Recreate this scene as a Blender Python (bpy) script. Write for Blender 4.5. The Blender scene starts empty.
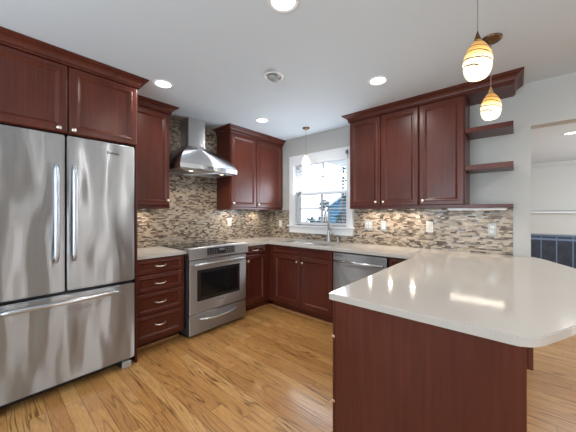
import bpy, bmesh, math, random
from mathutils import Vector, Matrix
random.seed(7)
PI = math.pi
S = bpy.context.scene
C = S.collection

# ------------------------------------------------------------------ camera, world, light, exposure
CAM = (3.189, -3.191, 1.305)
cd = bpy.data.cameras.new('camera')
cd.sensor_width = 36.0
cd.lens = 36.0 * 264.11 / 576.0
cd.shift_x = (288 - 287.12) / 576.0
cd.shift_y = -(216 - 212.9) / 576.0
cd.clip_start = 0.02
cam = bpy.data.objects.new('camera', cd)
cam.location = CAM
cam.rotation_euler = (PI / 2, 0, math.radians(41.075))
C.objects.link(cam)
S.camera = cam

S.view_settings.view_transform = 'Standard'
S.view_settings.look = 'None'
S.view_settings.gamma = 1.0
S.view_settings.use_curve_mapping = False
S.view_settings.exposure = -0.92
S.cycles.use_denoising = True
S.cycles.max_bounces = 10
S.cycles.diffuse_bounces = 6
S.cycles.sample_clamp_indirect = 6.0
S.cycles.caustics_reflective = False
S.cycles.caustics_refractive = False

W = bpy.data.worlds.new('sky')
S.world = W
W.use_nodes = True
wn = W.node_tree.nodes
wn['Background'].inputs[0].default_value = (0.80, 0.90, 1.0, 1)
wn['Background'].inputs[1].default_value = 6.0

H = 2.463


def area(name, loc, rot, sx, sy, power, col, spread=180, shape='RECTANGLE'):
    l = bpy.data.lights.new(name, 'AREA')
    l.shape = shape
    l.size = sx
    l.size_y = sy
    l.energy = power
    l.color = col
    l.spread = math.radians(spread)
    o = bpy.data.objects.new(name, l)
    o.location = loc
    o.rotation_euler = rot
    C.objects.link(o)
    return o


COOL = (0.88, 0.94, 1.0)
WARM = (1.0, 0.86, 0.70)
CAN = (1.0, 0.96, 0.92)
# added unseen lamps in place of daylight from right, rear and the room beyond
for wy in (-2.38, -1.62, -1.14, -0.62):
    area('streak_strip_right', (6.16, wy, 1.24), (0, PI / 2, 0), 2.25, 0.12, 7.0, (1.0, 0.98, 0.95))  # added strips, shaped to put bright streaks in the refrigerator steel
area('ceiling_fill_rear', (1.9, -5.5, 1.35), (math.radians(156), 0, 0), 1.7, 1.7, 165, (0.74, 0.88, 1.0))  # added fill lamp, tilted up to brighten the ceiling
area('ceiling_fill_rear', (4.6, -5.5, 1.35), (math.radians(156), 0, 0), 1.7, 1.7, 165, (0.74, 0.88, 1.0))  # second added ceiling fill, tilted up the same way
area('fill_beyond', (6.16, 2.9, 1.4), (0, PI / 2, 0), 1.6, 2.2, 120, COOL)  # added out of view to brighten the room beyond
area('daylight_sink', (1.013, -0.012, 1.57), (math.radians(-125), 0, 0), 0.86, 0.80, 42, (0.80, 0.90, 1.0))


# ------------------------------------------------------------------ node helpers
class NT:
    def __init__(s, name):
        s.m = bpy.data.materials.new(name)
        s.m.use_nodes = True
        s.t = s.m.node_tree
        s.b = s.t.nodes['Principled BSDF']

    def n(s, kind, **kw):
        x = s.t.nodes.new(kind)
        for k, v in kw.items():
            setattr(x, k, v)
        return x

    def l(s, a, b):
        s.t.links.new(a, b)

    def setin(s, sock, v):
        if hasattr(v, 'is_output') or isinstance(v, bpy.types.NodeSocket):
            s.l(v, sock)
        else:
            sock.default_value = v

    def math(s, op, a, b=0.0, c=0.0):
        x = s.n('ShaderNodeMath', operation=op)
        s.setin(x.inputs[0], a)
        s.setin(x.inputs[1], b)
        s.setin(x.inputs[2], c)
        return x.outputs[0]

    def pos(s, obj=False):
        if obj:
            o = s.n('ShaderNodeTexCoord').outputs['Object']
        else:
            o = s.n('ShaderNodeNewGeometry').outputs['Position']
        x = s.n('ShaderNodeSeparateXYZ')
        s.l(o, x.inputs[0])
        return x.outputs

    def vec(s, x, y, z):
        c = s.n('ShaderNodeCombineXYZ')
        for i, v in enumerate((x, y, z)):
            s.setin(c.inputs[i], v)
        return c.outputs[0]

    def noise(s, vec, scale=1.0, detail=3.0, rough=0.5, dist=0.0):
        x = s.n('ShaderNodeTexNoise')
        s.l(vec, x.inputs['Vector'])
        x.inputs['Scale'].default_value = scale
        x.inputs['Detail'].default_value = detail
        x.inputs['Roughness'].default_value = rough
        x.inputs['Distortion'].default_value = dist
        return x.outputs[0]

    def white(s, vec):
        x = s.n('ShaderNodeTexWhiteNoise')
        s.l(vec, x.inputs['Vector'])
        return x.outputs['Value']

    def ramp(s, fac, stops, interp='LINEAR'):
        r = s.n('ShaderNodeValToRGB')
        r.color_ramp.interpolation = interp
        e = r.color_ramp.elements
        while len(e) < len(stops):
            e.new(0.5)
        for i, (p, c) in enumerate(stops):
            e[i].position = p
            e[i].color = (c[0], c[1], c[2], 1)
        s.setin(r.inputs[0], fac)
        return r.outputs[0]

    def mix(s, fac, a, b, mode='MIX'):
        x = s.n('ShaderNodeMix', data_type='RGBA', blend_type=mode)
        s.setin(x.inputs[0], fac)
        for i, v in ((6, a), (7, b)):
            if isinstance(v, tuple):
                v = (v[0], v[1], v[2], 1)
            s.setin(x.inputs[i], v)
        return x.outputs[2]

    def bump(s, h, strength=0.2, dist=0.01):
        x = s.n('ShaderNodeBump')
        x.inputs['Strength'].default_value = strength
        x.inputs['Distance'].default_value = dist
        s.l(h, x.inputs['Height'])
        s.l(x.outputs[0], s.b.inputs['Normal'])

    def col(s, v):
        s.setin(s.b.inputs['Base Color'], (v[0], v[1], v[2], 1) if isinstance(v, tuple) else v)

    def set(s, **kw):
        for k, v in kw.items():
            s.setin(s.b.inputs[k.replace('_', ' ')], v)
        return s


def flat(name, col, rough=0.5, metal=0.0, var=0.04, scale=30.0, **kw):
    t = NT(name)
    p = t.n('ShaderNodeNewGeometry').outputs['Position']
    nz = t.noise(p, scale, 3)
    t.col(t.mix(nz, tuple(c * (1 - var) for c in col), tuple(min(1, c * (1 + var)) for c in col)))
    t.set(Roughness=rough, Metallic=metal, **kw)
    return t.m


def srgb(r, g, b):
    f = lambda c: (c / 255 / 12.92) if c / 255 <= 0.04045 else ((c / 255 + 0.055) / 1.055) ** 2.4
    return (f(r), f(g), f(b))


# ------------------------------------------------------------------ materials
def wood_cherry():
    t = NT('cherry_wood')
    x, y, z = t.pos()
    g = t.noise(t.vec(t.math('MULTIPLY', x, 60), t.math('MULTIPLY', y, 60), t.math('MULTIPLY', z, 2.2)), 1.0, 5, 0.6)
    b = t.noise(t.vec(x, y, t.math('MULTIPLY', z, 0.6)), 4.0, 3, 0.5)
    f = t.math('ADD', t.math('MULTIPLY', g, 0.55), t.math('MULTIPLY', b, 0.45))
    t.col(t.ramp(f, [(0.30, (0.055, 0.0118, 0.0070)), (0.5, (0.086, 0.0195, 0.0113)), (0.72, (0.120, 0.0295, 0.0167))]))
    t.set(Roughness=0.30, Specular_IOR_Level=0.35)
    return t.m


def steel(name, wavy=0.0, rough=0.24, base=0.60, vert=True):
    t = NT(name)
    x, y, z = t.pos()
    k = (400, 400, 3) if vert else (3, 3, 400)
    br = t.noise(t.vec(t.math('MULTIPLY', x, k[0]), t.math('MULTIPLY', y, k[1]), t.math('MULTIPLY', z, k[2])), 1.0, 2)
    t.col(t.ramp(br, [(0.3, (base * .92, base * .95, base * .985)), (0.7, (base * 1.01, base * 1.045, base * 1.085))]))
    t.set(Metallic=1.0, Roughness=t.math('MULTIPLY_ADD', br, 0.06, rough - 0.03), Anisotropic=1.0, Anisotropic_Rotation=0.25)
    tg = t.n('ShaderNodeTangent', direction_type='RADIAL', axis='Z')
    t.l(tg.outputs[0], t.b.inputs['Tangent'])
    if wavy:
        w = t.noise(t.vec(t.math('MULTIPLY', x, 4.6), t.math('MULTIPLY', y, 4.6), t.math('MULTIPLY', z, 1.25)), 1.0, 1.6, 0.35)
        t.bump(w, min(1.0, wavy), 0.04 * wavy)
    return t.m


def oak_floor():
    t = NT('oak_floor_boards')
    x, y, z = t.pos()
    wd = 0.0885
    r = t.math('DIVIDE', y, wd)
    row = t.math('FLOOR', r)
    off = t.white(t.vec(row, 3.3, 0.0))
    u = t.math('DIVIDE', t.math('ADD', x, t.math('MULTIPLY', off, 5.0)), 1.15)
    cell = t.math('FLOOR', u)
    rnd = t.white(t.vec(row, cell, 1.7))
    rnd2 = t.white(t.vec(row, cell, 9.1))
    # cathedral grain: rings of a stretched noise field
    gx = t.math('ADD', t.math('MULTIPLY', x, 0.65), t.math('MULTIPLY', rnd, 37.0))
    gy = t.math('ADD', t.math('MULTIPLY', y, 9.0), t.math('MULTIPLY', rnd2, 53.0))
    fld = t.noise(t.vec(gx, gy, 0.0), 1.0, 2, 0.45, 0.3)
    ring = t.math('FRACT', t.math('MULTIPLY', fld, 14.0))
    ring = t.math('ABSOLUTE', t.math('SUBTRACT', ring, 0.5))
    line = t.ramp(ring, [(0.0, (1, 1, 1)), (0.16, (0.25,) * 3), (0.34, (0, 0, 0))])
    fade = t.ramp(t.noise(t.vec(t.math('MULTIPLY', x, 3.0), t.math('MULTIPLY', y, 11.0), rnd2), 1.0, 2), [(0.38, (0, 0, 0)), (0.68, (1, 1, 1))])
    pore = t.noise(t.vec(t.math('MULTIPLY', x, 14.0), t.math('MULTIPLY', y, 170.0), rnd), 1.0, 4, 0.65)
    base = t.ramp(rnd, [(0.0, srgb(186, 133, 77)), (0.3, srgb(199, 146, 85)), (0.7, srgb(205, 153, 91)), (1.0, srgb(213, 164, 103))])
    c = t.mix(t.math('MULTIPLY', line, t.math('MULTIPLY_ADD', fade, 0.9, 0.1)), base, srgb(104, 62, 30))
    c = t.mix(t.math('MULTIPLY', t.math('SUBTRACT', pore, 0.34), 1.0), c, srgb(104, 64, 32))
    fy = t.math('FRACT', r)
    gap = t.math('LESS_THAN', t.math('MINIMUM', fy, t.math('SUBTRACT', 1.0, fy)), 0.018)
    fu = t.math('FRACT', u)
    gap2 = t.math('LESS_THAN', t.math('MINIMUM', fu, t.math('SUBTRACT', 1.0, fu)), 0.0013)
    c = t.mix(t.math('MULTIPLY', t.math('MAXIMUM', gap, gap2), 0.6), c, srgb(70, 40, 18))
    t.col(c)
    t.set(Roughness=0.30, Coat_Weight=0.25, Coat_Roughness=0.12)
    t.bump(t.math('SUBTRACT', 1.0, line), 0.06, 0.002)
    return t.m


def mosaic(name, axis):
    t = NT(name)
    x, y, z = t.pos()
    uu = x if axis == 'x' else y
    hh, ww = 0.0150, 0.082
    r = t.math('DIVIDE', z, hh)
    row = t.math('FLOOR', r)
    off = t.white(t.vec(row, 1.3, 0.0))
    u = t.math('ADD', t.math('DIVIDE', uu, ww), t.math('MULTIPLY', off, 7.0))
    cell = t.math('FLOOR', u)
    # every other cell is split in two shorter strips
    sp = t.white(t.vec(row, cell, 4.4))
    fu = t.math('FRACT', u)
    half = t.math('MULTIPLY', t.math('GREATER_THAN', fu, t.math('MULTIPLY_ADD', sp, 0.5, 0.25)), 0.5)
    cid = t.math('ADD', cell, half)
    rnd = t.white(t.vec(row, cid, 2.2))
    rr = t.white(t.vec(row, cid, 8.8))
    c = t.ramp(rnd, [(0.0, srgb(52, 40, 32)), (0.16, srgb(98, 84, 71)), (0.30, srgb(150, 136, 119)), (0.46, srgb(176, 161, 141)),
                     (0.64, srgb(178, 167, 150)), (0.80, srgb(148, 140, 131)), (0.91, srgb(116, 100, 83))], 'CONSTANT')
    fz = t.math('FRACT', r)
    g = t.math('LESS_THAN', t.math('MINIMUM', fz, t.math('SUBTRACT', 1.0, fz)), 0.06)
    c = t.mix(t.math('MULTIPLY', g, 0.7), c, srgb(150, 138, 122))
    vein = t.noise(t.vec(t.math('MULTIPLY', x, 40), t.math('MULTIPLY', y, 40), t.math('MULTIPLY', z, 160)), 1.0, 3)
    c = t.mix(t.math('MULTIPLY', vein, 0.35), c, srgb(120, 104, 90))
    t.col(c)
    t.set(Roughness=t.math('MULTIPLY_ADD', rr, 0.4, 0.15))
    t.bump(t.math('SUBTRACT', rr, g), 0.15, 0.003)
    return t.m


def quartz():
    t = NT('white_quartz')
    p = t.n('ShaderNodeNewGeometry').outputs['Position']
    a = t.noise(p, 180, 2)
    b = t.noise(p, 2.2, 4)
    c = t.mix(t.math('MULTIPLY', a, 0.35), srgb(190, 184, 176), srgb(174, 168, 161))
    c = t.mix(t.math('MULTIPLY', b, 0.25), c, srgb(176, 170, 162))
    t.col(c)
    t.set(Roughness=0.10, IOR=1.5)
    return t.m


def far_tile():
    t = NT('navy_tile')
    x, y, z = t.pos()
    fx = t.math('FRACT', t.math('DIVIDE', t.math('SUBTRACT', x, 3.604), 0.252))
    fz = t.math('FRACT', t.math('DIVIDE', t.math('SUBTRACT', z, 0.705), 0.62))
    g = t.math('LESS_THAN', t.math('MINIMUM', t.math('MINIMUM', fx, t.math('SUBTRACT', 1.0, fx)), t.math('MINIMUM', fz, t.math('SUBTRACT', 1.0, fz))), 0.035)
    nz = t.noise(t.n('ShaderNodeNewGeometry').outputs['Position'], 9, 4)
    t.col(t.mix(g, t.ramp(nz, [(0.3, srgb(26, 32, 44)), (0.7, srgb(44, 52, 68))]), srgb(104, 124, 150)))
    t.set(Roughness=0.35)
    return t.m


def lamp_glass(zb, zt, strength=1.0):
    """amber and white art glass, lit from inside, with brown spiral threads (object space, z up from zb to zt)"""
    t = NT('amber_swirl_glass')
    x, y, z = t.pos(True)
    h = t.math('DIVIDE', t.math('SUBTRACT', z, zb), zt - zb)
    ang = t.math('DIVIDE', t.math('ARCTAN2', y, x), 2 * PI)
    wob = t.noise(t.vec(t.math('MULTIPLY', x, 12), t.math('MULTIPLY', y, 12), t.math('MULTIPLY', z, 12)), 1.0, 2)
    s = t.math('ADD', t.math('MULTIPLY', h, 5.6), t.math('ADD', t.math('MULTIPLY', ang, 2.0), t.math('MULTIPLY', wob, 1.3)))
    fr = t.math('ABSOLUTE', t.math('SUBTRACT', t.math('FRACT', s), 0.5))
    thread = t.math('LESS_THAN', fr, 0.085)
    up = t.math('GREATER_THAN', h, 0.2)
    thread = t.math('MULTIPLY', thread, up)
    c = t.ramp(h, [(0.0, (1.0, 0.86, 0.62)), (0.40, (1.0, 0.84, 0.55)), (0.58, (0.95, 0.62, 0.20)), (0.72, (0.80, 0.41, 0.10)), (0.95, (0.58, 0.29, 0.09))])
    c = t.mix(thread, c, (0.14, 0.08, 0.03))
    e = t.ramp(h, [(0.0, (1.0,) * 3), (0.38, (0.66,) * 3), (0.6, (0.34,) * 3), (0.8, (0.20,) * 3), (1.0, (0.10,) * 3)])
    t.col(c)
    t.l(c, t.b.inputs['Emission Color'])
    t.l(t.math('MULTIPLY', t.math('MULTIPLY', e, 2.3 * strength), t.math('SUBTRACT', 1.0, t.math('MULTIPLY', thread, 0.93))), t.b.inputs['Emission Strength'])
    t.set(Roughness=0.1)
    return t.m


def emit(name, col, s):
    t = NT(name)
    t.col(tuple(col))
    t.b.inputs['Emission Color'].default_value = (*col, 1)
    t.b.inputs['Emission Strength'].default_value = s
    return t.m


def pane_mat():
    m = bpy.data.materials.new('window_glass')
    m.use_nodes = True
    t = m.node_tree
    t.nodes.remove(t.nodes['Principled BSDF'])
    tr = t.nodes.new('ShaderNodeBsdfTransparent')
    gl = t.nodes.new('ShaderNodeBsdfGlossy')
    gl.inputs['Roughness'].default_value = 0.02
    fr = t.nodes.new('ShaderNodeFresnel')
    fr.inputs[0].default_value = 1.3
    mx = t.nodes.new('ShaderNodeMixShader')
    t.links.new(fr.outputs[0], mx.inputs[0])
    t.links.new(tr.outputs[0], mx.inputs[1])
    t.links.new(gl.outputs[0], mx.inputs[2])
    t.links.new(mx.outputs[0], t.nodes['Material Output'].inputs[0])
    return m


M = dict(
    cherry=wood_cherry(),
    fridge=steel('wavy_stainless', 1.0, 0.34, 0.43),
    steel=steel('stainless', 0.0, 0.46, 0.66),
    dwsteel=steel('dishwasher_stainless', 0.25, 0.40, 0.40),
    bright=steel('polished_steel', 0.0, 0.30, 0.66),
    chrome=flat('grey_chrome', (0.42, 0.43, 0.45), 0.42, 1.0, 0.03),
    nickel=flat('satin_nickel', (0.86, 0.78, 0.68), 0.28, 1.0),
    floor=oak_floor(),
    oak=flat('oak_trim', srgb(176, 128, 82), 0.4, 0, 0.15, 14),
    wall=flat('grey_wall_paint', srgb(182, 181, 177), 0.7, 0, 0.012, 6),
    wallfar=flat('pale_wall_paint', srgb(200, 200, 196), 0.7, 0, 0.012, 6),
    ceil=flat('ceiling_paint', srgb(203, 211, 217), 0.8, 0, 0.01, 5),
    white=flat('white_trim_paint', srgb(226, 227, 228), 0.4, 0, 0.01, 10),
    blind=flat('white_blind', srgb(225, 226, 228), 0.5, 0, 0.01, 10),
    quartz=quartz(),
    tileL=mosaic('linear_mosaic_left', 'y'),
    tileB=mosaic('linear_mosaic_back', 'x'),
    navy=far_tile(),
    black=flat('black_plastic', (0.012, 0.012, 0.013), 0.4, 0, 0.1),
    dark=flat('dark_grey_metal', (0.06, 0.06, 0.065), 0.5, 0.3, 0.1),
    gglass=flat('black_glass', (0.010, 0.010, 0.012), 0.06, 0, 0.1),
    oven=flat('oven_glass', (0.008, 0.008, 0.009), 0.10, 0, 0.1),
    grey=flat('grey_print', (0.13, 0.135, 0.14), 0.5, 0, 0.05),
    plate=flat('white_plate', srgb(200, 199, 192), 0.4, 0, 0.01),
    plateg=flat('grey_plate', srgb(156, 163, 165), 0.35, 0, 0.02),
    bronze=flat('brown_bronze', (0.16, 0.095, 0.05), 0.25, 0.9, 0.2),
    brass=flat('brushed_brass', (0.55, 0.38, 0.18), 0.35, 1.0, 0.1),
    cord=flat('grey_cord', (0.20, 0.19, 0.18), 0.5, 0, 0.05),
    lens=emit('lit_lens', (1.0, 0.97, 0.92), 6.0),
    puck=emit('warm_lit_lens', (1.0, 0.88, 0.68), 6.0),
    sinkglass=emit('lit_white_glass', (1.0, 0.93, 0.82), 2.2),
    baffle=flat('grey_baffle', srgb(150, 150, 150), 0.5, 0, 0.02),
    pane=pane_mat(),
    leaf=flat('tree_leaves', (0.012, 0.075, 0.09), 0.6, 0, 0.5, 3),
    bark=flat('tree_bark', (0.10, 0.09, 0.085), 0.8, 0, 0.4, 12),
    siding=flat('blue_siding', (0.02, 0.11, 0.20), 0.6, 0, 0.25, 5),
    roof=flat('pale_roof', (0.8, 0.82, 0.85), 0.7, 0, 0.05, 5),
    lawn=flat('pale_ground', (0.75, 0.8, 0.8), 0.9, 0, 0.2, 2),
)


# ------------------------------------------------------------------ mesh helpers
class MB:
    """collects shapes into one mesh"""

    def __init__(s):
        s.bm = bmesh.new()

    def box(s, x0, x1, y0, y1, z0, z1, bev=0.0, seg=2):
        t = bmesh.new()
        bmesh.ops.create_cube(t, size=1.0)
        for v in t.verts:
            v.co = Vector(((x0 + x1) / 2 + v.co.x * (x1 - x0), (y0 + y1) / 2 + v.co.y * (y1 - y0), (z0 + z1) / 2 + v.co.z * (z1 - z0)))
        if bev > 0:
            bmesh.ops.bevel(t, geom=list(t.edges), offset=bev, segments=seg, affect='EDGES', profile=0.5)
        s.add(t)
        return s

    def add(s, t, mat=None):
        if mat is not None:
            t.transform(mat)
        me = bpy.data.meshes.new('tmp')
        t.to_mesh(me)
        t.free()
        s.bm.from_mesh(me)
        bpy.data.meshes.remove(me)
        return s

    def loft(s, rings, cap0=True, cap1=True, closed=True, smooth=False):
        vs = [[s.bm.verts.new(p) for p in r] for r in rings]
        n = len(rings[0])
        for a, b in zip(vs, vs[1:]):
            for i in range(n if closed else n - 1):
                j = (i + 1) % n
                try:
                    f = s.bm.faces.new((a[i], a[j], b[j], b[i]))
                    f.smooth = smooth
                except ValueError:
                    pass
        if cap0:
            s.bm.faces.new(list(reversed(vs[0])))
        if cap1:
            s.bm.faces.new(vs[-1])
        return s

    def lathe(s, prof, origin=(0, 0, 0), axis='z', n=24, cap0=True, cap1=True):
        rings = []
        for r, h in prof:
            ring = []
            for k in range(n):
                a = 2 * PI * k / n
                c, d = r * math.cos(a), r * math.sin(a)
                if axis == 'z':
                    p = (c, d, h)
                elif axis == '-y':
                    p = (c, -h, d)
                elif axis == 'x':
                    p = (h, c, d)
                elif axis == '-x':
                    p = (-h, d, c)
                ring.append(Vector(origin) + Vector(p))
            rings.append(ring)
        return s.loft(rings, cap0, cap1, True, True)

    def tube(s, pts, rad, n=10):
        pts = [Vector(p) for p in pts]
        if not isinstance(rad, (list, tuple)):
            rad = [rad] * len(pts)
        rings = []
        up = None
        for i, p in enumerate(pts):
            a = pts[max(0, i - 1)]
            b = pts[min(len(pts) - 1, i + 1)]
            d = (b - a).normalized()
            if up is None:
                up = d.orthogonal().normalized()
            up = (up - d * up.dot(d)).normalized()
            sd = d.cross(up)
            rings.append([p + (up * math.cos(2 * PI * k / n) + sd * math.sin(2 * PI * k / n)) * rad[i] for k in range(n)])
        return s.loft(rings, True, True, True, True)

    def prism(s, outline, lo, hi, axis='x'):
        """outline in the other two axes, extruded along axis"""
        def P(a, b, c):
            return {'x': (c, a, b), 'y': (a, c, b), 'z': (a, b, c)}[axis]
        return s.loft([[P(a, b, lo) for a, b in outline], [P(a, b, hi) for a, b in outline]])

    def door(s, u0, u1, z0, z1, y, fr=0.056, flatp=False):
        """mitred five-piece front whose back lies on plane y, facing -y"""
        k = fr / 0.055
        prof = [(0, 0), (0, .012), (.003, .0165), (.008, .0195), (.036 * k, .0195), (.042 * k, .0215), (.050 * k, .0215), (.056 * k, .018), (.064 * k, .0095), (.070 * k, .0065)]
        if flatp:
            prof = [(0, 0), (0, .016), (.004, .019)]
        rings = []
        for i, o in prof:
            rings.append([(u0 + i, y - o, z0 + i), (u1 - i, y - o, z0 + i), (u1 - i, y - o, z1 - i), (u0 + i, y - o, z1 - i)])
        return s.loft(rings)

    def build(s, name, mat, parent=None, loc=None, rotz=0.0):
        bmesh.ops.remove_doubles(s.bm, verts=list(s.bm.verts), dist=1e-6)
        bmesh.ops.recalc_face_normals(s.bm, faces=list(s.bm.faces))
        me = bpy.data.meshes.new(name)
        s.bm.to_mesh(me)
        s.bm.free()
        me.materials.append(mat)
        o = bpy.data.objects.new(name, me)
        C.objects.link(o)
        if parent is not None:
            o.parent = parent
        if loc is not None:
            o.location = loc
            o.rotation_euler = (0, 0, rotz)
        return o


def tag(o, label=None, cat=None, group=None, kind=None):
    for k, v in (('label', label), ('category', cat), ('group', group), ('kind', kind)):
        if v:
            o[k] = v
    return o


def thing(name, label, cat, loc=(0, 0, 0), rotz=0.0, group=None):
    o = bpy.data.objects.new(name, None)
    o.empty_display_size = 0.1
    C.objects.link(o)
    o.location = loc
    o.rotation_euler = (0, 0, rotz)
    return tag(o, label, cat, group)


def struct(name, mb, mat, label=None):
    o = mb.build(name, mat)
    o['kind'] = 'structure'
    if label:
        o['label'] = label
    return o


def copy_tree(o, parent=None):
    c = o.copy()
    C.objects.link(c)
    if parent is not None:
        c.parent = parent
    for ch in [x for x in bpy.data.objects if x.parent == o]:
        copy_tree(ch, c)
    return c


LEFT = PI / 2     # things on the left wall: local x runs along world +y, the front faces world +x

# ------------------------------------------------------------------ the room
T = 0.14
XR, YB, YF = 6.2, -5.6, 5.3
struct('floor', MB().box(-T, XR + T, YB - T, YF + T, -0.1, 0.0), M['floor'])
struct('ceiling', MB().box(-T, XR + T, YB - T, YF + T, H, H + 0.1), M['ceil'])
struct('wall_left', MB().box(-T, 0, YB - T, T, 0, H), M['wall'])
wx0, wx1, wz0, wz1 = 0.551, 1.475, 1.112, 2.10
ox0, oz1 = 3.28, 2.08
b = MB()
b.box(0, wx0, 0, T, 0, H)
b.box(wx0, wx1, 0, T, 0, wz0)
b.box(wx0, wx1, 0, T, wz1, H)
b.box(wx1, ox0, 0, T, 0, H)
b.box(ox0, XR, 0, T, oz1, H)
b.box(5.6, XR, 0, T, 0, oz1)
struct('wall_back', b, M['wall'])
# right wall with unseen slots added for refrigerator streaks and a wide gap beyond
b = MB()
b.box(XR, XR + T, YB, YF, 0, 0.12)
b.box(XR, XR + T, YB, YF, 2.38, H)
for y0, y1 in ((YB, -2.45), (-2.31, -1.69), (-1.55, -1.21), (-1.07, -0.69), (-0.55, 1.8), (4.0, YF)):
    b.box(XR, XR + T, y0, y1, 0.12, 2.38)
struct('wall_right', b, M['wall'])
b = MB()
b.box(0, XR, YB - T, YB, 0, 0.5)
b.box(0, XR, YB - T, YB, 2.2, H)
for x0, x1 in ((0, 1.05), (2.75, 3.75), (5.45, XR)):
    b.box(x0, x1, YB - T, YB, 0.5, 2.2)
struct('wall_front', b, M['wallfar'])
struct('wall_beyond', MB().box(1.8, XR, YF, YF + T, 0, H), M['wallfar'])
struct('wall_beyond_left', MB().box(1.8 - T, 1.8, T, YF, 0, H), M['wallfar'])

# sink window: casing, stool, apron, two sashes with muntins
win = bpy.data.objects.new('window_1', None)
C.objects.link(win)
win.location = (1.013, 0, 1.0)
tag(win, 'white double-hung window above the sink', kind='structure')
wc = 1.013


def wl(b):
    for v in b.bm.verts:
        v.co -= Vector((wc, 0, 1.0))
    return b


b = MB()
b.box(0.469, wx0, -0.020, -0.001, 1.112, 2.185, 0.003)
b.box(wx1, 1.558, -0.020, -0.001, 1.112, 2.185, 0.003)
b.box(0.469, 1.558, -0.024, -0.001, 2.10, 2.187, 0.003)
b.box(wx0, wx0 + 0.012, -0.001, T, wz0, wz1)
b.box(wx1 - 0.012, wx1, -0.001, T, wz0, wz1)
b.box(wx0, wx1, -0.001, T, wz1 - 0.012, wz1)
wl(b).build('casing', M['white'], win)
wl(MB().box(0.445, 1.58, -0.055, T - 0.02, 1.094, 1.116, 0.004)).build('stool', M['white'], win)
wl(MB().box(0.475, 1.556, -0.022, -0.001, 1.000, 1.094, 0.003)).build('apron', M['white'], win)


def sash(z0, z1, y, lights_x, lights_z, st=0.045):
    x0, x1 = wx0 + 0.013, wx1 - 0.013
    b = MB()
    b.box(x0, x0 + st, y, y + 0.03, z0, z1)
    b.box(x1 - st, x1, y, y + 0.03, z0, z1)
    b.box(x0, x1, y, y + 0.03, z0, z0 + st)
    b.box(x0, x1, y, y + 0.03, z1 - st * .8, z1)
    for k in range(1, lights_x):
        xx = x0 + st + (x1 - x0 - 2 * st) * k / lights_x
        b.box(xx - 0.011, xx + 0.011, y + 0.003, y + 0.027, z0 + st, z1 - st * .8)
    for k in range(1, lights_z):
        zz = z0 + st + (z1 - z0 - 1.8 * st) * k / lights_z
        b.box(x0 + st, x1 - st, y + 0.003, y + 0.027, zz - 0.011, zz + 0.011)
    s = wl(b).build('sash', M['white'], win)
    g = MB()
    g.box(x0 + st, x1 - st, y + 0.013, y + 0.017, z0 + st, z1 - st * .8)
    wl(g).build('pane', M['pane'], s)


sash(1.117, 1.612, 0.075, 2, 2)
sash(1.585, 2.086, 0.107, 2, 2)

# baseboards in the room beyond, oak shoe mouldings along the toe kicks
struct('trim_1', MB().box(0.470, 0.488, -2.305, -1.835, 0.0, 0.028, 0.004), M['oak'])
struct('trim_2', MB().prism([(0.530, -1.045), (0.548, -1.045), (0.548, -0.548), (1.64, -0.548), (1.64, -0.53), (0.53, -0.53)], 0.0, 0.028, 'z'), M['oak'])
struct('baseboard_beyond', MB().box(1.801, 3.3, YF - 0.02, YF - 0.001, 0, 0.12, 0.004), M['white'])

# tiles on the walls
b = MB()
b.box(0.0005, 0.008, -2.305, -0.009, 0.9145, 1.352)
b.box(0.0005, 0.008, -1.846, -1.046, 1.352, H - 0.001)
tag(b.build('mosaic_backsplash', M['tileL']), 'brown and beige strip mosaic running up the wall behind the range hood', 'backsplash')
b = MB()
b.box(0.0085, 0.444, -0.008, -0.0005, 0.9145, 1.352)
b.box(0.444, 1.581, -0.008, -0.0005, 0.9145, 0.999)
b.box(1.581, 3.159, -0.008, -0.0005, 0.9145, 1.352)
tag(b.build('mosaic_backsplash', M['tileB']), 'brown and beige strip mosaic on the window wall under the right-hand cupboards', 'backsplash')

# ------------------------------------------------------------------ the room seen through the opening
fp = thing('fireplace_surround', 'white panelled surround with dark navy tiles in the room beyond the opening', 'surround', (4.1, YF - 0.002, 0))
b = MB()
b.box(-0.78, 1.3, -0.05, 0, 0.82, 1.29, 0.004)
b.box(-0.76, 1.3, -0.02, 0, 1.36, H - 0.1, 0.004)
b.build('panel', M['wallfar'], fp)
MB().box(-0.80, 1.34, -0.14, 0, 1.295, 1.335, 0.006).build('mantel_shelf', M['white'], fp)
MB().box(-0.76, 1.28, -0.03, 0, 0.001, 0.765, 0.002).build('tile_facing', M['navy'], fp)
MB().box(-0.765, 1.285, -0.042, 0, 0.765, 0.80, 0.003).build('tile_border', flat('blue_tile_trim', srgb(88, 110, 140), 0.35), fp)


# ------------------------------------------------------------------ cabinet builders
def knob(x, y, z, parent):
    b = MB()
    b.lathe([(0.0065, 0), (0.005, .006), (0.005, .012), (.0125, .016), (.0155, .021), (.0145, .026), (.008, .0295), (.001, .030)], (x, y, z), '-y', 16)
    return b.build('knob', M['nickel'], parent)


def pull(x, y, z, parent, half=0.048):
    pts, rad = [], []
    for i in range(13):
        t = -1 + 2 * i / 12
        out = 0.026 * (1 - abs(t) ** 4)
        pts.append((x + half * t, y - out - 0.001, z - 0.004 * math.cos(t * PI / 2)))
        rad.append(0.0052 + 0.003 * math.exp(-(t / 0.22) ** 2) + 0.0035 * math.exp(-((abs(t) - 1) / 0.12) ** 2))
    b = MB().tube(pts, rad, 10)
    for sgn in (-1, 1):
        b.lathe([(0.009, 0), (0.009, .004), (.006, .006)], (x + half * sgn, y, z), '-y', 12)
    return b.build('pull_handle', M['nickel'], parent)


def add_door(root, u0, u1, z0, z1, y, knobx=None, knobz=None, name='door'):
    d = MB().door(u0, u1, z0, z1, y).build(name, M['cherry'], root)
    if knobx is not None:
        knob(knobx, y - 0.0195, knobz, d)
    return d


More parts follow.
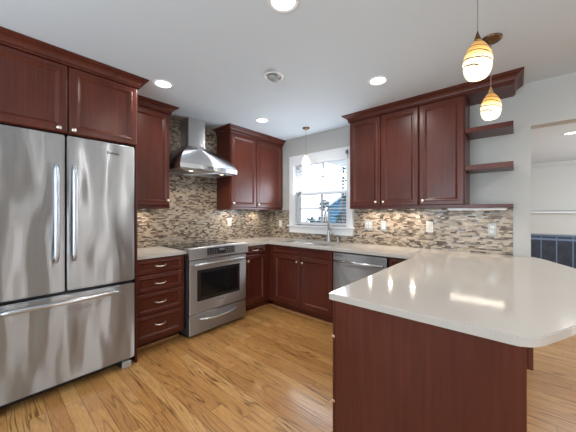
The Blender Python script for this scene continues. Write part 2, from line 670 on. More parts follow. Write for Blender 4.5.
def add_drawer(root, u0, u1, z0, z1, y, pull_z=None, fr=0.036):
    d = MB().door(u0, u1, z0, z1, y, fr).build('drawer', M['cherry'], root)
    if pull_z is not None:
        pull((u0 + u1) / 2, y - 0.0085, pull_z, d)
    return d


CROWN = [(0.000, -0.080), (0.008, -0.080), (0.011, -0.076), (0.011, -0.068), (0.006, -0.064), (0.012, -0.060), (0.014, -0.050), (0.020, -0.038), (0.032, -0.028),
         (0.044, -0.024), (0.044, -0.019), (0.052, -0.018), (0.057, -0.014), (0.063, -0.012), (0.065, -0.009), (0.065, 0.0), (0.000, 0.0)]


def crown(path, ztop, scale=1.0):
    """moulding swept along a plan path (left to right seen from the front, outward = right-hand side of travel), mitred"""
    pts = [Vector((p[0], p[1])) for p in path]
    rings = []
    for i, p in enumerate(pts):
        d0 = (pts[i] - pts[i - 1]).normalized() if i > 0 else None
        d1 = (pts[i + 1] - pts[i]).normalized() if i < len(pts) - 1 else None
        n0 = Vector((d0.y, -d0.x)) if d0 else None
        n1 = Vector((d1.y, -d1.x)) if d1 else None
        if n0 is None:
            m = n1
        elif n1 is None:
            m = n0
        else:
            m = (n0 + n1) / (1 + n0.dot(n1))
        rings.append([(p.x + m.x * o * scale, p.y + m.y * o * scale, ztop + z) for o, z in CROWN])
    return MB().loft(rings)


ZU = 1.352
ZT = H - 0.001

# ------------------------------------------------------------------ upper cabinets, left wall
def upper_body(root, w, d, z0, z1):
    MB().box(0, w, -d, -0.001, z0, z1, 0.002).build('cabinet_body', M['cherry'], root)


# cabinet over the refrigerator
r = thing('wall_cabinet', 'deep cherry cabinet with two doors above the refrigerator', 'cabinet', (0, -3.29, 0), LEFT)
MB().box(0, 0.978, -0.69, -0.001, 1.885, 2.44, 0.002).build('cabinet_body', M['cherry'], r)
MB().box(0.962, 0.978, -0.69, -0.001, 0.0, 1.885, 0.001).build('side_panel', M['cherry'], r)
add_door(r, 0.006, 0.502, 1.888, 2.382, -0.69, 0.450, 1.914)
add_door(r, 0.508, 0.970, 1.888, 2.382, -0.69, 0.534, 1.914)
crown([(0.0, -0.71), (0.978, -0.71), (0.978, -0.396)], ZT).build('crown_moulding', M['cherry'], r)
# single cabinet left of the hood
r = thing('wall_cabinet', 'single-door cherry wall cabinet between refrigerator and range hood', 'cabinet', (0, -2.308, 0), LEFT)
upper_body(r, 0.459, 0.306, ZU, 2.44)
add_door(r, 0.012, 0.451, ZU + 0.03, 2.382, -0.306, 0.424, ZU + 0.088)
crown([(0.0, -0.326), (0.459, -0.326), (0.459, -0.01)], ZT).build('crown_moulding', M['cherry'], r)
# double cabinet right of the hood, into the corner
r = thing('wall_cabinet', 'two-door cherry wall cabinet between range hood and sink window', 'cabinet', (0, -1.043, 0), LEFT)
upper_body(r, 1.035, 0.306, ZU, 2.44)
add_door(r, 0.012, 0.462, ZU + 0.03, 2.382, -0.306, 0.040, ZU + 0.083)
add_door(r, 0.470, 1.028, ZU + 0.03, 2.382, -0.306, 0.492, ZU + 0.080)
crown([(0.0, -0.01), (0.0, -0.326), (1.035, -0.326)], ZT).build('crown_moulding', M['cherry'], r)

# ------------------------------------------------------------------ upper cabinets, window wall
r = thing('wall_cabinet', 'two-door cherry wall cabinet beside the window', 'cabinet', (1.670, 0, 0))
upper_body(r, 0.770, 0.300, ZU, 2.44)
add_door(r, 0.008, 0.376, ZU + 0.03, 2.382, -0.300, 0.332, ZU + 0.074)
add_door(r, 0.382, 0.766, ZU + 0.03, 2.382, -0.300, 0.416, ZU + 0.074)
r = thing('wall_cabinet', 'single-door cherry wall cabinet next to the open shelves', 'cabinet', (2.4405, 0, 0))
upper_body(r, 0.391, 0.300, ZU, 2.44)
add_door(r, 0.004, 0.384, ZU + 0.03, 2.382, -0.300, 0.038, ZU + 0.074)
r = thing('crown_moulding', 'long cherry crown moulding over the window-wall cabinets and open shelves', 'moulding', (1.670, 0, 0))
crown([(0.0, -0.010), (0.0, -0.320), (1.495, -0.320), (1.495, -0.002)], ZT).build('moulding', M['cherry'], r)
MB().box(1.1625, 1.495, -0.319, -0.002, 2.372, 2.392, 0.001).build('soffit_board', M['cherry'], r)
for nm, z0, z1, lb in (('wall_shelf', 2.030, 2.066, 'upper open cherry shelf beside the window-wall cabinets'),
                       ('wall_shelf', 1.692, 1.732, 'middle open cherry shelf beside the window-wall cabinets'),
                       ('wall_shelf', 1.353, 1.378, 'bottom open cherry shelf just above the mosaic and light bar')):
    r = thing(nm, lb, 'shelf', (2.8325, -0.0085, z0), group='open corner shelves')
    MB().box(0, 0.333, -0.312, 0, 0, z1 - z0, 0.003).build('shelf_board', M['cherry'], r)
    MB().box(0, 0.333, -0.318, -0.312, -0.004, z1 - z0 + 0.002, 0.002).build('nosing', M['cherry'], r)


# ------------------------------------------------------------------ base cabinets
TK = 0.102
ZC = 0.882


def base_body(root, w, d=0.600, back=0.002):
    b = MB()
    b.box(0, w, -d, -back, TK, ZC, 0.001)
    b.build('cabinet_body', M['cherry'], root)
    MB().box(0, w, -0.468 - (0.06 if d > .59 and False else 0), -back, 0.0, TK).build('toe_kick', M['cherry'], root)


r = thing('base_cabinet', 'cherry base cabinet with four drawers between refrigerator and range', 'cabinet', (0, -2.308, 0), LEFT)
base_body(r, 0.472)
for z0, z1, pz in ((0.735, 0.872, 0.803), (0.566, 0.727, 0.640), (0.362, 0.558, 0.460), (0.130, 0.354, 0.250)):
    add_drawer(r, 0.010, 0.452, z0, z1, -0.600, pz)
r = thing('base_cabinet', 'cherry corner base cabinet with one drawer and door right of the range', 'cabinet', (0, -1.050, 0), LEFT)
b = MB()
b.box(0, 1.045, -0.600, -0.002, TK, ZC, 0.001)
b.build('cabinet_body', M['cherry'], r)
MB().box(0, 1.045, -0.53, -0.002, 0, TK).build('toe_kick', M['cherry'], r)
add_drawer(r, 0.014, 0.368, 0.772, 0.872, -0.600, 0.822, 0.028)
add_door(r, 0.014, 0.368, 0.135, 0.764, -0.600, 0.044, 0.692)
r = thing('base_cabinet', 'two-door cherry sink base cabinet under the window', 'cabinet', (0.6055, 0, 0))
b = MB()
b.box(0, 1.030, -0.600, -0.560, TK, ZC, 0.001)
b.box(0, 0.018, -0.560, -0.002, TK, ZC)
b.box(1.012, 1.030, -0.560, -0.002, TK, ZC)
b.box(0.018, 1.012, -0.560, -0.002, TK, TK + 0.018)
b.build('cabinet_body', M['cherry'], r)
MB().box(0, 1.030, -0.53, -0.002, 0, TK - 0.001).build('toe_kick', M['cherry'], r)
MB().door(0.094, 1.012, 0.772, 0.872, -0.600, 0.028).build('false_drawer_front', M['cherry'], r)
add_door(r, 0.094, 0.552, 0.135, 0.764, -0.600, 0.512, 0.692)
add_door(r, 0.558, 1.012, 0.135, 0.764, -0.600, 0.598, 0.692)
# narrow cabinet in the inner corner beside the dishwasher
r = thing('base_cabinet', 'narrow cherry base cabinet between dishwasher and peninsula', 'cabinet', (2.2465, 0, 0))
base_body(r, 0.250)
add_drawer(r, 0.008, 0.240, 0.735, 0.872, -0.600, None)
add_door(r, 0.008, 0.240, 0.135, 0.727, -0.600)

# peninsula: end panel towards the camera, drawers on the kitchen side
r = thing('peninsula_cabinet', 'cherry peninsula cabinet with plain end panel under the rounded countertop', 'cabinet', (2.500, -2.050, 0))
b = MB()
b.box(0.004, 0.690, 0.02, 2.046, TK, ZC)
b.box(0.075, 0.690, 0.02, 2.046, 0.0, TK)
b.build('cabinet_body', M['cherry'], r)
MB().box(0.000, 0.712, 0.0, 0.019, 0.0, ZC, 0.002).build('end_panel', M['cherry'], r)
MB().box(0.692, 0.712, 0.0195, 2.046, 0.0, ZC, 0.002).build('back_panel', M['cherry'], r)
MB().prism([(0.0195, ZC), (0.05, ZC), (0.05, ZC - 0.085), (0.0195, ZC - 0.085)], 0.7125, 0.728, 'x').build('support_block', M['cherry'], r)
MB().box(0.7125, 0.730, 0.0195, 2.03, 0.0, 0.02, 0.004).build('shoe_moulding', M['oak'], r)


MB().box(-0.003, 0.008, -0.003, -0.0005, TK, ZC, 0.001).build('edge_strip', M['cherry'], r)
for hz_ in (0.695, 0.375):
    MB().box(-0.006, 0.010, -0.007, -0.003, hz_ - 0.006, hz_ + 0.006, 0.0015).build('hinge_clip', M['nickel'], r)


def side_front(z0, z1, y0, y1, pz):
    d = MB().door(-y1, -y0, z0, z1, 0.0, 0.036)
    # turn to face -x on the plane x = 0.004
    rot = Matrix.Rotation(-PI / 2, 4, 'Z')
    for v in d.bm.verts:
        v.co = rot @ v.co
        v.co.x += 0.004
    o = d.build('drawer', M['cherry'], r)
    hb = MB()
    yc = (y0 + y1) / 2
    pts = [(0.004 - 0.0195 - 0.026 * (1 - abs(t) ** 4), yc + 0.048 * t, pz) for t in [-1 + i / 5 for i in range(11)]]
    hb.tube(pts, 0.0065, 8)
    hb.build('pull_handle', M['nickel'], o)


for z0, z1, pz in ((0.575, 0.872, 0.690), (0.130, 0.567, 0.405)):
    for y0, y1 in ((0.030, 0.47), (0.48, 0.92), (0.93, 1.37)):
        side_front(z0, z1, y0, y1, pz)

# ------------------------------------------------------------------ countertops
def slab(outline, holes, z0, z1, bev=0.004):
    b = bmesh.new()
    loops = []
    for pts in [outline] + holes:
        vs = [b.verts.new((p[0], p[1], z0)) for p in pts]
        loops += [b.edges.new((vs[i], vs[(i + 1) % len(vs)])) for i in range(len(vs))]
    bmesh.ops.triangle_fill(b, edges=loops, use_beauty=True, normal=(0, 0, 1))
    ex = bmesh.ops.extrude_face_region(b, geom=list(b.faces))
    for v in ex['geom']:
        if isinstance(v, bmesh.types.BMVert):
            v.co.z = z1
    bmesh.ops.recalc_face_normals(b, faces=list(b.faces))
    bmesh.ops.dissolve_limit(b, angle_limit=0.001, verts=list(b.verts), edges=list(b.edges))
    eds = [e for e in b.edges if len(e.link_faces) == 2 and e.calc_face_angle(0) > 1.0 and abs(e.verts[0].co.z - z1) < 1e-6 and abs(e.verts[1].co.z - z1) < 1e-6]
    bmesh.ops.bevel(b, geom=eds, offset=bev, segments=2, affect='EDGES')
    return MB().add(b)


def arc(cx, cy, rad, a0, a1, n=6):
    return [(cx + rad * math.cos(math.radians(a0 + (a1 - a0) * i / n)), cy + rad * math.sin(math.radians(a0 + (a1 - a0) * i / n))) for i in range(n + 1)]


def spline(P, n=5):
    out = []
    for i in range(len(P) - 1):
        p0, p1, p2, p3 = (Vector(P[max(0, i - 1)]), Vector(P[i]), Vector(P[i + 1]), Vector(P[min(len(P) - 1, i + 2)]))
        for k in range(n):
            t = k / n
            q = 0.5 * ((2 * p1) + (p2 - p0) * t + (2 * p0 - 5 * p1 + 4 * p2 - p3) * t * t + (3 * p1 - p0 - 3 * p2 + p3) * t ** 3)
            out.append((q.x, q.y))
    out.append(tuple(P[-1]))
    return out


sx0, sx1, sy0, sy1 = 0.72, 1.50, -0.50, -0.165
bar = [(3.175, -2.083)] + spline([(3.195, -2.081), (3.228, -2.060), (3.255, -2.022), (3.298, -1.935), (3.345, -1.830), (3.445, -1.55),
                                  (3.520, -1.22), (3.545, -0.90), (3.528, -0.62), (3.490, -0.43), (3.432, -0.28), (3.364, -0.10), (3.300, -0.001)], 4)
outline = ([(0.0015, -0.0015), (0.0015, -1.052), (0.633, -1.052), (0.633, -0.656), (0.639, -0.650), (2.484, -0.650), (2.490, -0.656)]
           + arc(2.490 + 0.012, -2.083 + 0.012, 0.012, 180, 270, 4) + bar + [(3.278, -0.0015)])
hole = arc(sx0 + .04, sy0 + .04, .04, 180, 270, 4) + arc(sx1 - .04, sy0 + .04, .04, 270, 360, 4) + arc(sx1 - .04, sy1 - .04, .04, 0, 90, 4) + arc(sx0 + .04, sy1 - .04, .04, 90, 180, 4)
tag(slab(outline, [hole], 0.8835, 0.914).build('countertop', M['quartz']), 'white quartz countertop running past the sink into a rounded peninsula', 'countertop')
tag(slab([(0.0015, -2.306), (0.0015, -1.826), (0.633, -1.826), (0.633, -2.306)], [], 0.8835, 0.914).build('countertop', M['quartz']),
    'small white quartz countertop between refrigerator and range', 'countertop')

# sink under the counter, faucet behind it
r = thing('kitchen_sink', 'stainless undermount sink below the window', 'sink', (1.11, -0.333, 0.70))
hx, hy = (sx1 - sx0) / 2 + 0.004, (sy1 - sy0) / 2 + 0.004


def rr(hx, hy, z, rad=0.05, n=4):
    return [(x, y, z) for x, y in arc(-hx + rad, -hy + rad, rad, 180, 270, n) + arc(hx - rad, -hy + rad, rad, 270, 360, n) + arc(hx - rad, hy - rad, rad, 0, 90, n) + arc(-hx + rad, hy - rad, rad, 90, 180, n)]


MB().loft([rr(hx + .012, hy + .012, 0.1825), rr(hx + .012, hy + .012, -0.006), rr(hx - .02, hy - .02, -0.008)][:2] + [rr(hx + .012, hy + .012, -0.006)][:0], True, False).loft(
    [rr(hx + .012, hy + .012, 0.1825), rr(hx, hy, 0.1825), rr(hx - .004, hy - .004, 0.02), rr(hx - .03, hy - .03, 0.0)], False, True).build('basin', M['steel'], r)
MB().lathe([(0.045, 0.0005), (0.045, 0.004), (0.03, 0.004), (0.028, 0.002)], (0, 0, 0), 'z', 20).build('drain', M['bright'], r)

r = thing('faucet', 'chrome pull-down faucet behind the sink', 'faucet', (1.245, -0.100, 0.9145))
MB().lathe([(0.030, 0), (0.030, 0.006), (0.024, 0.012), (0.021, 0.03), (0.019, 0.12), (0.015, 0.16)], (0, 0, 0), 'z', 20).build('base', M['chrome'], r)
pts = [(0, 0, 0.10), (0, 0, 0.28), (0, 0, 0.40)] + [(0, -0.038 + 0.038 * math.cos(a), 0.415 + 0.038 * math.sin(a)) for a in [PI * i / 10 for i in range(11)]] + [(0, -0.076, 0.40), (0, -0.077, 0.37)]
MB().tube(pts, 0.0155, 12).build('spout', M['chrome'], r)
MB().lathe([(0.015, 0.372), (0.019, 0.36), (0.022, 0.30), (0.024, 0.265), (0.019, 0.258)], (0, -0.077, 0), 'z', 16).build('spray_head', M['chrome'], r)
MB().tube([(0.015, 0, 0.085), (0.045, -0.004, 0.09), (0.075, -0.012, 0.115), (0.09, -0.016, 0.135)], [0.011, 0.010, 0.007, 0.006], 10).build('lever', M['chrome'], r)
r = thing('soap_dispenser', 'small chrome soap dispenser right of the faucet', 'dispenser', (1.385, -0.095, 0.9145))
MB().lathe([(0.019, 0), (0.019, 0.006), (0.010, 0.010), (0.009, 0.045)], (0, 0, 0), 'z', 16).build('pump', M['bright'], r)
MB().tube([(0, 0, 0.045), (0, 0, 0.055), (0, -0.03, 0.062), (0, -0.06, 0.055)], [0.009, 0.010, 0.007, 0.005], 10).build('nozzle', M['bright'], r)

# ------------------------------------------------------------------ refrigerator
r = thing('refrigerator', 'large stainless french-door refrigerator with bottom freezer', 'refrigerator', (0.02, -3.258, 0), LEFT)
# local: x 0..0.914 along the wall, front at -y
MB().box(0.006, 0.908, -0.625, -0.02, 0.06, 1.862, 0.004).build('case', M['dark'], r)


def fdoor(x0, x1, z0, z1, name):
    """slightly crowned door slab with rounded edges"""
    b = bmesh.new()
    bmesh.ops.create_cube(b, size=1.0)
    for v in b.verts:
        v.co = Vector(((x0 + x1) / 2 + v.co.x * (x1 - x0), -0.667 + v.co.y * 0.072, (z0 + z1) / 2 + v.co.z * (z1 - z0)))
    bmesh.ops.bevel(b, geom=list(b.edges), offset=0.007, segments=3, affect='EDGES')
    for f in b.faces:
        f.smooth = False
    return MB().add(b).build(name, M['fridge'], r)


dl = fdoor(0.001, 0.4505, 0.736, 1.868, 'door')
dr = fdoor(0.4635, 0.913, 0.736, 1.868, 'door')
fz = fdoor(0.001, 0.913, 0.078, 0.712, 'freezer_drawer')


def bar_handle(pts, par, feet, name='handle', rad=0.0125):
    b = MB().tube(pts, rad, 12)
    for f in feet:
        b.tube([(f[0], -0.700, f[1]), (f[0], f[2], f[1])], 0.011, 10)
    return b.build(name, M['bright'], par)


for xh, d in ((0.401, dl), (0.501, dr)):
    zz = [0.955 + (1.652 - 0.955) * i / 14 for i in range(15)]
    pts = [(xh, -0.742 - 0.014 * math.sin(PI * i / 14), z) for i, z in enumerate(zz)]
    rad = [0.008] + [0.0165] * 13 + [0.008]
    b = MB().tube(pts, rad, 12)
    for z in (0.985, 1.62):
        b.tube([(xh, -0.700, z), (xh, -0.745, z)], 0.011, 10)
    b.build('handle', M['bright'], d)
xx = [0.125 + (0.790 - 0.125) * i / 14 for i in range(15)]
pts = [(x, -0.745 - 0.018 * math.sin(PI * i / 14), 0.672) for i, x in enumerate(xx)]
b = MB().tube(pts, [0.009] + [0.015] * 13 + [0.009], 12)
for x in (0.16, 0.755):
    b.tube([(x, -0.700, 0.672), (x, -0.75, 0.672)], 0.012, 10)
b.build('handle', M['bright'], fz)
# small dark badge on the right-hand door, illegible lettering fading to the right
b = MB()
xs = 0.711
for i in range(10):
    w = 0.0055 if i else 0.010
    h = 0.022 if i == 0 else (0.017 if i % 3 == 1 else 0.012)
    b.box(xs, xs + w, -0.7045, -0.7025, 1.778, 1.778 + h)
    xs += w + 0.0028
b.build('badge', M['dark'], dr)
MB().box(0.02, 0.894, -0.60, -0.55, 0.012, 0.06).build('grille', M['black'], r)
for x in (0.05, 0.82):
    MB().box(x, x + 0.075, -0.688, -0.56, 0.0, 0.052, 0.006).build('foot', M['steel'], r)
MB().box(0.80, 0.905, -0.66, -0.58, 0.714, 0.734, 0.003).build('hinge', M['black'], r)

# ------------------------------------------------------------------ range
r = thing('range', 'stainless slide-in range with black glass cooktop and oven window', 'range', (0, -1.818, 0), LEFT)
RW = 0.756
MB().box(0.004, RW - 0.004, -0.625, -0.03, 0.03, 0.90, 0.002).build('range_body', M['dark'], r)
MB().box(0.02, RW - 0.02, -0.55, -0.08, 0.0, 0.03).build('plinth', M['black'], r)
MB().box(-0.006, RW + 0.006, -0.595, -0.012, 0.9145, 0.9225, 0.003).build('cooktop', M['gglass'], r)
ct = [o for o in bpy.data.objects if o.name == 'cooktop'][0]
for cx, cy, rad in ((0.20, -0.43, 0.105), (0.56, -0.43, 0.085), (0.20, -0.19, 0.08), (0.56, -0.19, 0.105)):
    b = MB()
    b.loft([[(cx + q * math.cos(2 * PI * k / 40), cy + q * math.sin(2 * PI * k / 40), 0.9226) for k in range(40)] for q in (rad - 0.004, rad)], False, False)
    b.build('burner_ring', M['grey'], ct)
cp = MB().prism([(-0.600, 0.820), (-0.680, 0.820), (-0.688, 0.826), (-0.688, 0.836), (-0.674, 0.928), (-0.668, 0.936), (-0.655, 0.939), (-0.600, 0.9375), (-0.596, 0.924), (-0.600, 0.905)], -0.010, RW + 0.010, 'x').build('control_panel', M['steel'], r)
# display set on the sloped face
nrm = Vector((0, -0.080, -0.022)).normalized()      # outward normal of the face
dirv = Vector((0, 0.014, 0.092)).normalized()       # up along the face
nrm = Vector((0, -dirv.z, dirv.y))
cen = Vector((RW / 2 + 0.003, -0.6812, 0.885))


def onface(u0, u1, v0, v1, t0, t1):
    rings = []
    for t in (t0, t1):
        rings.append([cen + Vector((u, 0, 0)) + dirv * v + nrm * t for u, v in ((u0, v0), (u1, v0), (u1, v1), (u0, v1))])
    return rings


disp = MB().loft(onface(-0.180, 0.180, -0.035, 0.036, 0.0, 0.002)).build('display', M['gglass'], cp)
b = MB()
for i in range(4):
    for j in range(3):
        b.loft(onface(-0.165 + i * 0.030, -0.149 + i * 0.030, -0.025 + j * 0.020, -0.019 + j * 0.020, 0.002, 0.0026))
        b.loft(onface(0.060 + i * 0.030, 0.076 + i * 0.030, -0.025 + j * 0.020, -0.016 + j * 0.020, 0.002, 0.0026))
b.loft(onface(-0.03, 0.045, 0.004, 0.026, 0.002, 0.0026))
b.build('touch_keys', M['grey'], disp)
od = bmesh.new()
dr_ = MB()
dr_.box(0.004, RW - 0.004, -0.665, -0.627, 0.250, 0.806, 0.006).build('oven_door', M['steel'], r)
odoor = [o for o in bpy.data.objects if o.name == 'oven_door'][0]
od.free()
b = MB()
b.box(0.092, 0.652, -0.6675, -0.664, 0.375, 0.702, 0.002)
b.build('window_frame', M['black'], odoor)
MB().box(0.128, 0.616, -0.6695, -0.667, 0.410, 0.668, 0.001).build('oven_window', M['oven'], odoor)
b = MB()
pts = [(0.045 + 0.665 * i / 14, -0.708 - 0.010 * math.sin(PI * i / 14), 0.765) for i in range(15)]
b.tube(pts, [0.009] + [0.0145] * 13 + [0.009], 12)
for x in (0.075, 0.68):
    b.tube([(x, -0.664, 0.765), (x, -0.71, 0.765)], 0.011, 10)
b.build('handle', M['bright'], odoor)
b = MB()
xs = 0.345
for i in range(10):
    b.box(xs, xs + 0.0055, -0.6663, -0.6645, 0.338, 0.338 + (0.013 if i % 4 == 0 else 0.008))
    xs += 0.0085
b.build('badge', M['grey'], odoor)
wd_ = MB().box(0.004, RW - 0.004, -0.662, -0.627, 0.035, 0.238, 0.006).build('warming_drawer', M['steel'], r)
b = MB()
pts = [(0.118 + 0.487 * i / 14, -0.668 - 0.042 * math.sin(PI * i / 14) ** 0.6, 0.186 - 0.02 * math.sin(PI * i / 14)) for i in range(15)]
b.tube(pts, [0.006] + [0.0145] * 13 + [0.006], 12)
b.build('handle', M['bright'], wd_)

# ------------------------------------------------------------------ range hood
r = thing('range_hood', 'stainless chimney range hood over the cooktop', 'hood', (0.009, -1.825, 0), LEFT)
HW = 0.752
dx0, dx1 = 0.250, 0.475


def ring(x0, x1, d, z, bow=0.0, n=12):
    p = [(x0, 0.0, z)]
    for i in range(n + 1):
        t = i / n
        p.append((x0 + (x1 - x0) * t, -d - bow * math.sin(PI * t), z))
    p.append((x1, 0.0, z))
    return p


MB().loft([ring(dx0, dx1, 0.195, 2.10), ring(dx0, dx1, 0.195, H - 0.002)]).build('chimney', M['steel'], r)
rings = []
for i in range(9):
    t = i / 8
    e = t ** 1.35
    rings.append(ring(0 + (dx0 - 0.012) * e, HW - (HW - dx1 - 0.012) * e, 0.485 + (0.207 - 0.485) * e, 1.842 + (2.118 - 1.842) * t ** 0.92, 0.045 * (1 - t)))
MB().loft(rings).build('canopy', M['steel'], r)
bd = MB().loft([ring(0.012, HW - 0.012, 0.47, 1.785, 0.045), ring(-0.001, HW + 0.001, 0.487, 1.795, 0.046), ring(-0.001, HW + 0.001, 0.487, 1.843, 0.046), ring(0.01, HW - 0.01, 0.47, 1.846, 0.045)]).build('lower_rim', M['bright'], r)
MB().box(0.05, HW - 0.05, -0.44, -0.05, 1.779, 1.785, 0.002).build('grease_filter', M['steel'], r)
for x in (0.17, 0.58):
    MB().lathe([(0.022, 1.777), (0.022, 1.785)], (x, -0.40, 0), 'z', 16).build('hood_lamp', M['puck'], r)
b = MB()
for i in range(5):
    b.lathe([(0.007, 0), (0.007, 0.004)], (HW / 2 - 0.06 + 0.03 * i, -0.530, 1.82), '-y', 10)
b.build('button', M['dark'], r)
for yy in (-1.655, -1.245):
    area('hood_light', (0.40, yy, 1.772), (0, 0, 0), 0.06, 0.06, 3.2, WARM, 150, 'DISK')

# ------------------------------------------------------------------ dishwasher
r = thing('dishwasher', 'stainless dishwasher with bar handle right of the sink cabinet', 'dishwasher', (1.640, 0, 0))
MB().box(0.004, 0.602, -0.585, -0.03, 0.10, 0.868).build('tub', M['dark'], r)
dd = MB().box(0.003, 0.601, -0.640, -0.590, 0.112, 0.866, 0.005).build('door', M['dwsteel'], r)
MB().box(0.010, 0.594, -0.53, -0.48, 0.0, 0.10).build('kick_plate', M['black'], r)
b = MB()
b.tube([(0.030, -0.682, 0.786), (0.574, -0.682, 0.786)], 0.0105, 12)
for x in (0.045, 0.556):
    b.tube([(x, -0.638, 0.786), (x, -0.684, 0.786)], 0.009, 10)
b.build('handle', M['bright'], dd)
b = MB()
for i in range(8):
    b.box(0.05 + i * 0.009, 0.055 + i * 0.009, -0.6415, -0.639, 0.835, 0.842)
b.build('badge', M['dark'], dd)


# ------------------------------------------------------------------ window blind
r = thing('window_blind', 'white horizontal-slat blind lowered in the sink window', 'blind', (wc, 0.02, 1.13))
b = MB()
x0, x1 = wx0 + 0.016 - wc, wx1 - 0.016 - wc
z = 0.06
while z < 0.90:
    b.prism([(0.0, z - 0.001), (0.022, z + 0.0025), (0.046, z - 0.001), (0.046, z + 0.001), (0.022, z + 0.0048), (0.0, z + 0.001)], x0, x1, 'x')
    z += 0.044
b.build('slats', M['blind'], r)
MB().box(x0, x1, 0.0, 0.046, 0.005, 0.022, 0.003).build('bottom_rail', M['blind'], r)
b = MB()
for x in (x0 + 0.12, 0.0, x1 - 0.12):
    for y in (0.001, 0.045):
        b.tube([(x, y, 0.02), (x, y, 0.93)], 0.0011, 5)
b.build('ladder_cords', M['blind'], r)
v = MB().box(0.500 - wc, 1.500 - wc, -0.070, -0.048, 2.030 - 1.13, 2.150 - 1.13, 0.004)
v.box(0.500 - wc, 0.512 - wc, -0.05, -0.045, 2.030 - 1.13, 2.150 - 1.13)
v.build('valance', M['blind'], r)
MB().box(1.478 - wc, 1.502 - wc, -0.076, -0.045, 2.085 - 1.13, 2.135 - 1.13, 0.002).build('valance_clip', M['grey'], r)

# ------------------------------------------------------------------ outlets and switches
def plate(loc, rotz, kind, label, grp=None, mat='plate'):
    n = 2 if kind.startswith('double') else 1
    w = 0.0365 + 0.022 * n + (0.024 if n == 2 else 0.012)
    o = thing('wall_outlet' if 'outlet' in kind else 'light_switch', label, 'outlet' if 'outlet' in kind else 'switch', loc, rotz, grp)
    MB().box(-w / 2, w / 2, -0.007, 0, -0.058, 0.058, 0.003).build('cover_plate', M[mat], o)
    for i in range(n):
        cx = (i - (n - 1) / 2) * 0.046
        if 'outlet' in kind:
            for s in (-1, 1):
                b = MB().box(cx - 0.017, cx + 0.017, -0.009, -0.007, s * 0.020 - 0.014, s * 0.020 + 0.014, 0.002).build('receptacle', M['plate'], o)
                q = MB()
                for dx in (-0.006, 0.006):
                    q.box(cx + dx - 0.001, cx + dx + 0.001, -0.0094, -0.0088, s * 0.020 - 0.004, s * 0.020 + 0.006)
                q.build('slot', M['dark'], b)
        else:
            MB().box(cx - 0.016, cx + 0.016, -0.011, -0.007, -0.032, 0.032, 0.002).build('rocker', M['white'], o)
    return o


plate((1.778, -0.008, 1.150), 0, 'double outlet', 'grey double-width outlet plate nearest the window', None, 'plateg')
plate((1.968, -0.008, 1.147), 0, 'switch', 'narrow white switch plate right of the grey double plate', 'wall plates', 'plateg')
plate((2.472, -0.008, 1.152), 0, 'outlet', 'white outlet plate midway along the mosaic under the cupboards', 'wall plates')
plate((3.008, -0.008, 1.148), 0, 'outlet', 'white outlet plate under the open shelves', 'wall plates', 'plateg')
plate((0.275, -0.008, 1.135), 0, 'switch', 'small white switch plate left of the window', 'wall plates')
plate((0.008, -0.830, 1.170), LEFT, 'outlet', 'white outlet plate on the mosaic right of the range', 'wall plates')

# ------------------------------------------------------------------ lights
def can_light(x, y, label, power=11.5, z=H):
    o = thing('recessed_light', label, 'light', (x, y, z), 0, 'recessed ceiling lights')
    MB().lathe([(0.066, -0.001), (0.066, -0.004), (0.082, -0.006), (0.088, -0.001)], (0, 0, 0), 'z', 32, False, False).build('trim_ring', M['white'], o)
    MB().lathe([(0.067, -0.0006), (0.067, -0.003)], (0, 0, 0), 'z', 32).build('lens', M['lens'], o)
    area('can_light', (x, y, z - 0.010), (0, 0, 0), 0.13, 0.13, power, CAN, 170, 'DISK')
    return o


can_light(2.226, -2.118, 'recessed ceiling light at the top edge of the photo')
can_light(0.793, -2.135, 'recessed ceiling light nearest the refrigerator cabinet')
can_light(2.269, -0.925, 'recessed ceiling light nearest the window-wall cabinets')
can_light(0.783, -0.908, 'recessed ceiling light near the corner cabinet by the hood')
can_light(4.35, -2.118, 'added unseen ceiling light brightening the floor right of the peninsula', 27.0)  # fixture added out of view to lift the floor beside the peninsula
can_light(4.35, -0.925, 'added unseen ceiling light brightening the floor near the opening', 16.0)  # another added fixture, unseen, lifting the floor by the opening
can_light(3.775, 2.398, 'recessed ceiling light in the room beyond the opening', 30.0)

r = thing('ceiling_fixture', 'round grey eyeball fixture in the ceiling between the lights', 'fixture', (1.628, -1.574, H))
MB().lathe([(0.060, -0.001), (0.060, -0.005), (0.078, -0.007), (0.085, -0.001)], (0, 0, 0), 'z', 32, False, False).build('trim_ring', M['white'], r)
MB().lathe([(0.061, -0.0006), (0.061, -0.002)], (0, 0, 0), 'z', 32).build('recess', M['plate'], r)
e = bmesh.new()
bmesh.ops.create_uvsphere(e, u_segments=24, v_segments=12, radius=0.052)
for f in e.faces:
    f.smooth = True
for v in e.verts:
    v.co.z *= 0.45
MB().add(e, Matrix.Translation((0.012, -0.016, -0.024)) @ Matrix.Rotation(0.25, 4, 'Y')).build('eyeball', M['baffle'], r)


EGG = [(0.034, 0.0), (0.046, 0.004), (0.058, 0.020), (0.066, 0.046), (0.0705, 0.080), (0.0695, 0.108), (0.063, 0.136), (0.051, 0.164), (0.035, 0.190), (0.0175, 0.214)]


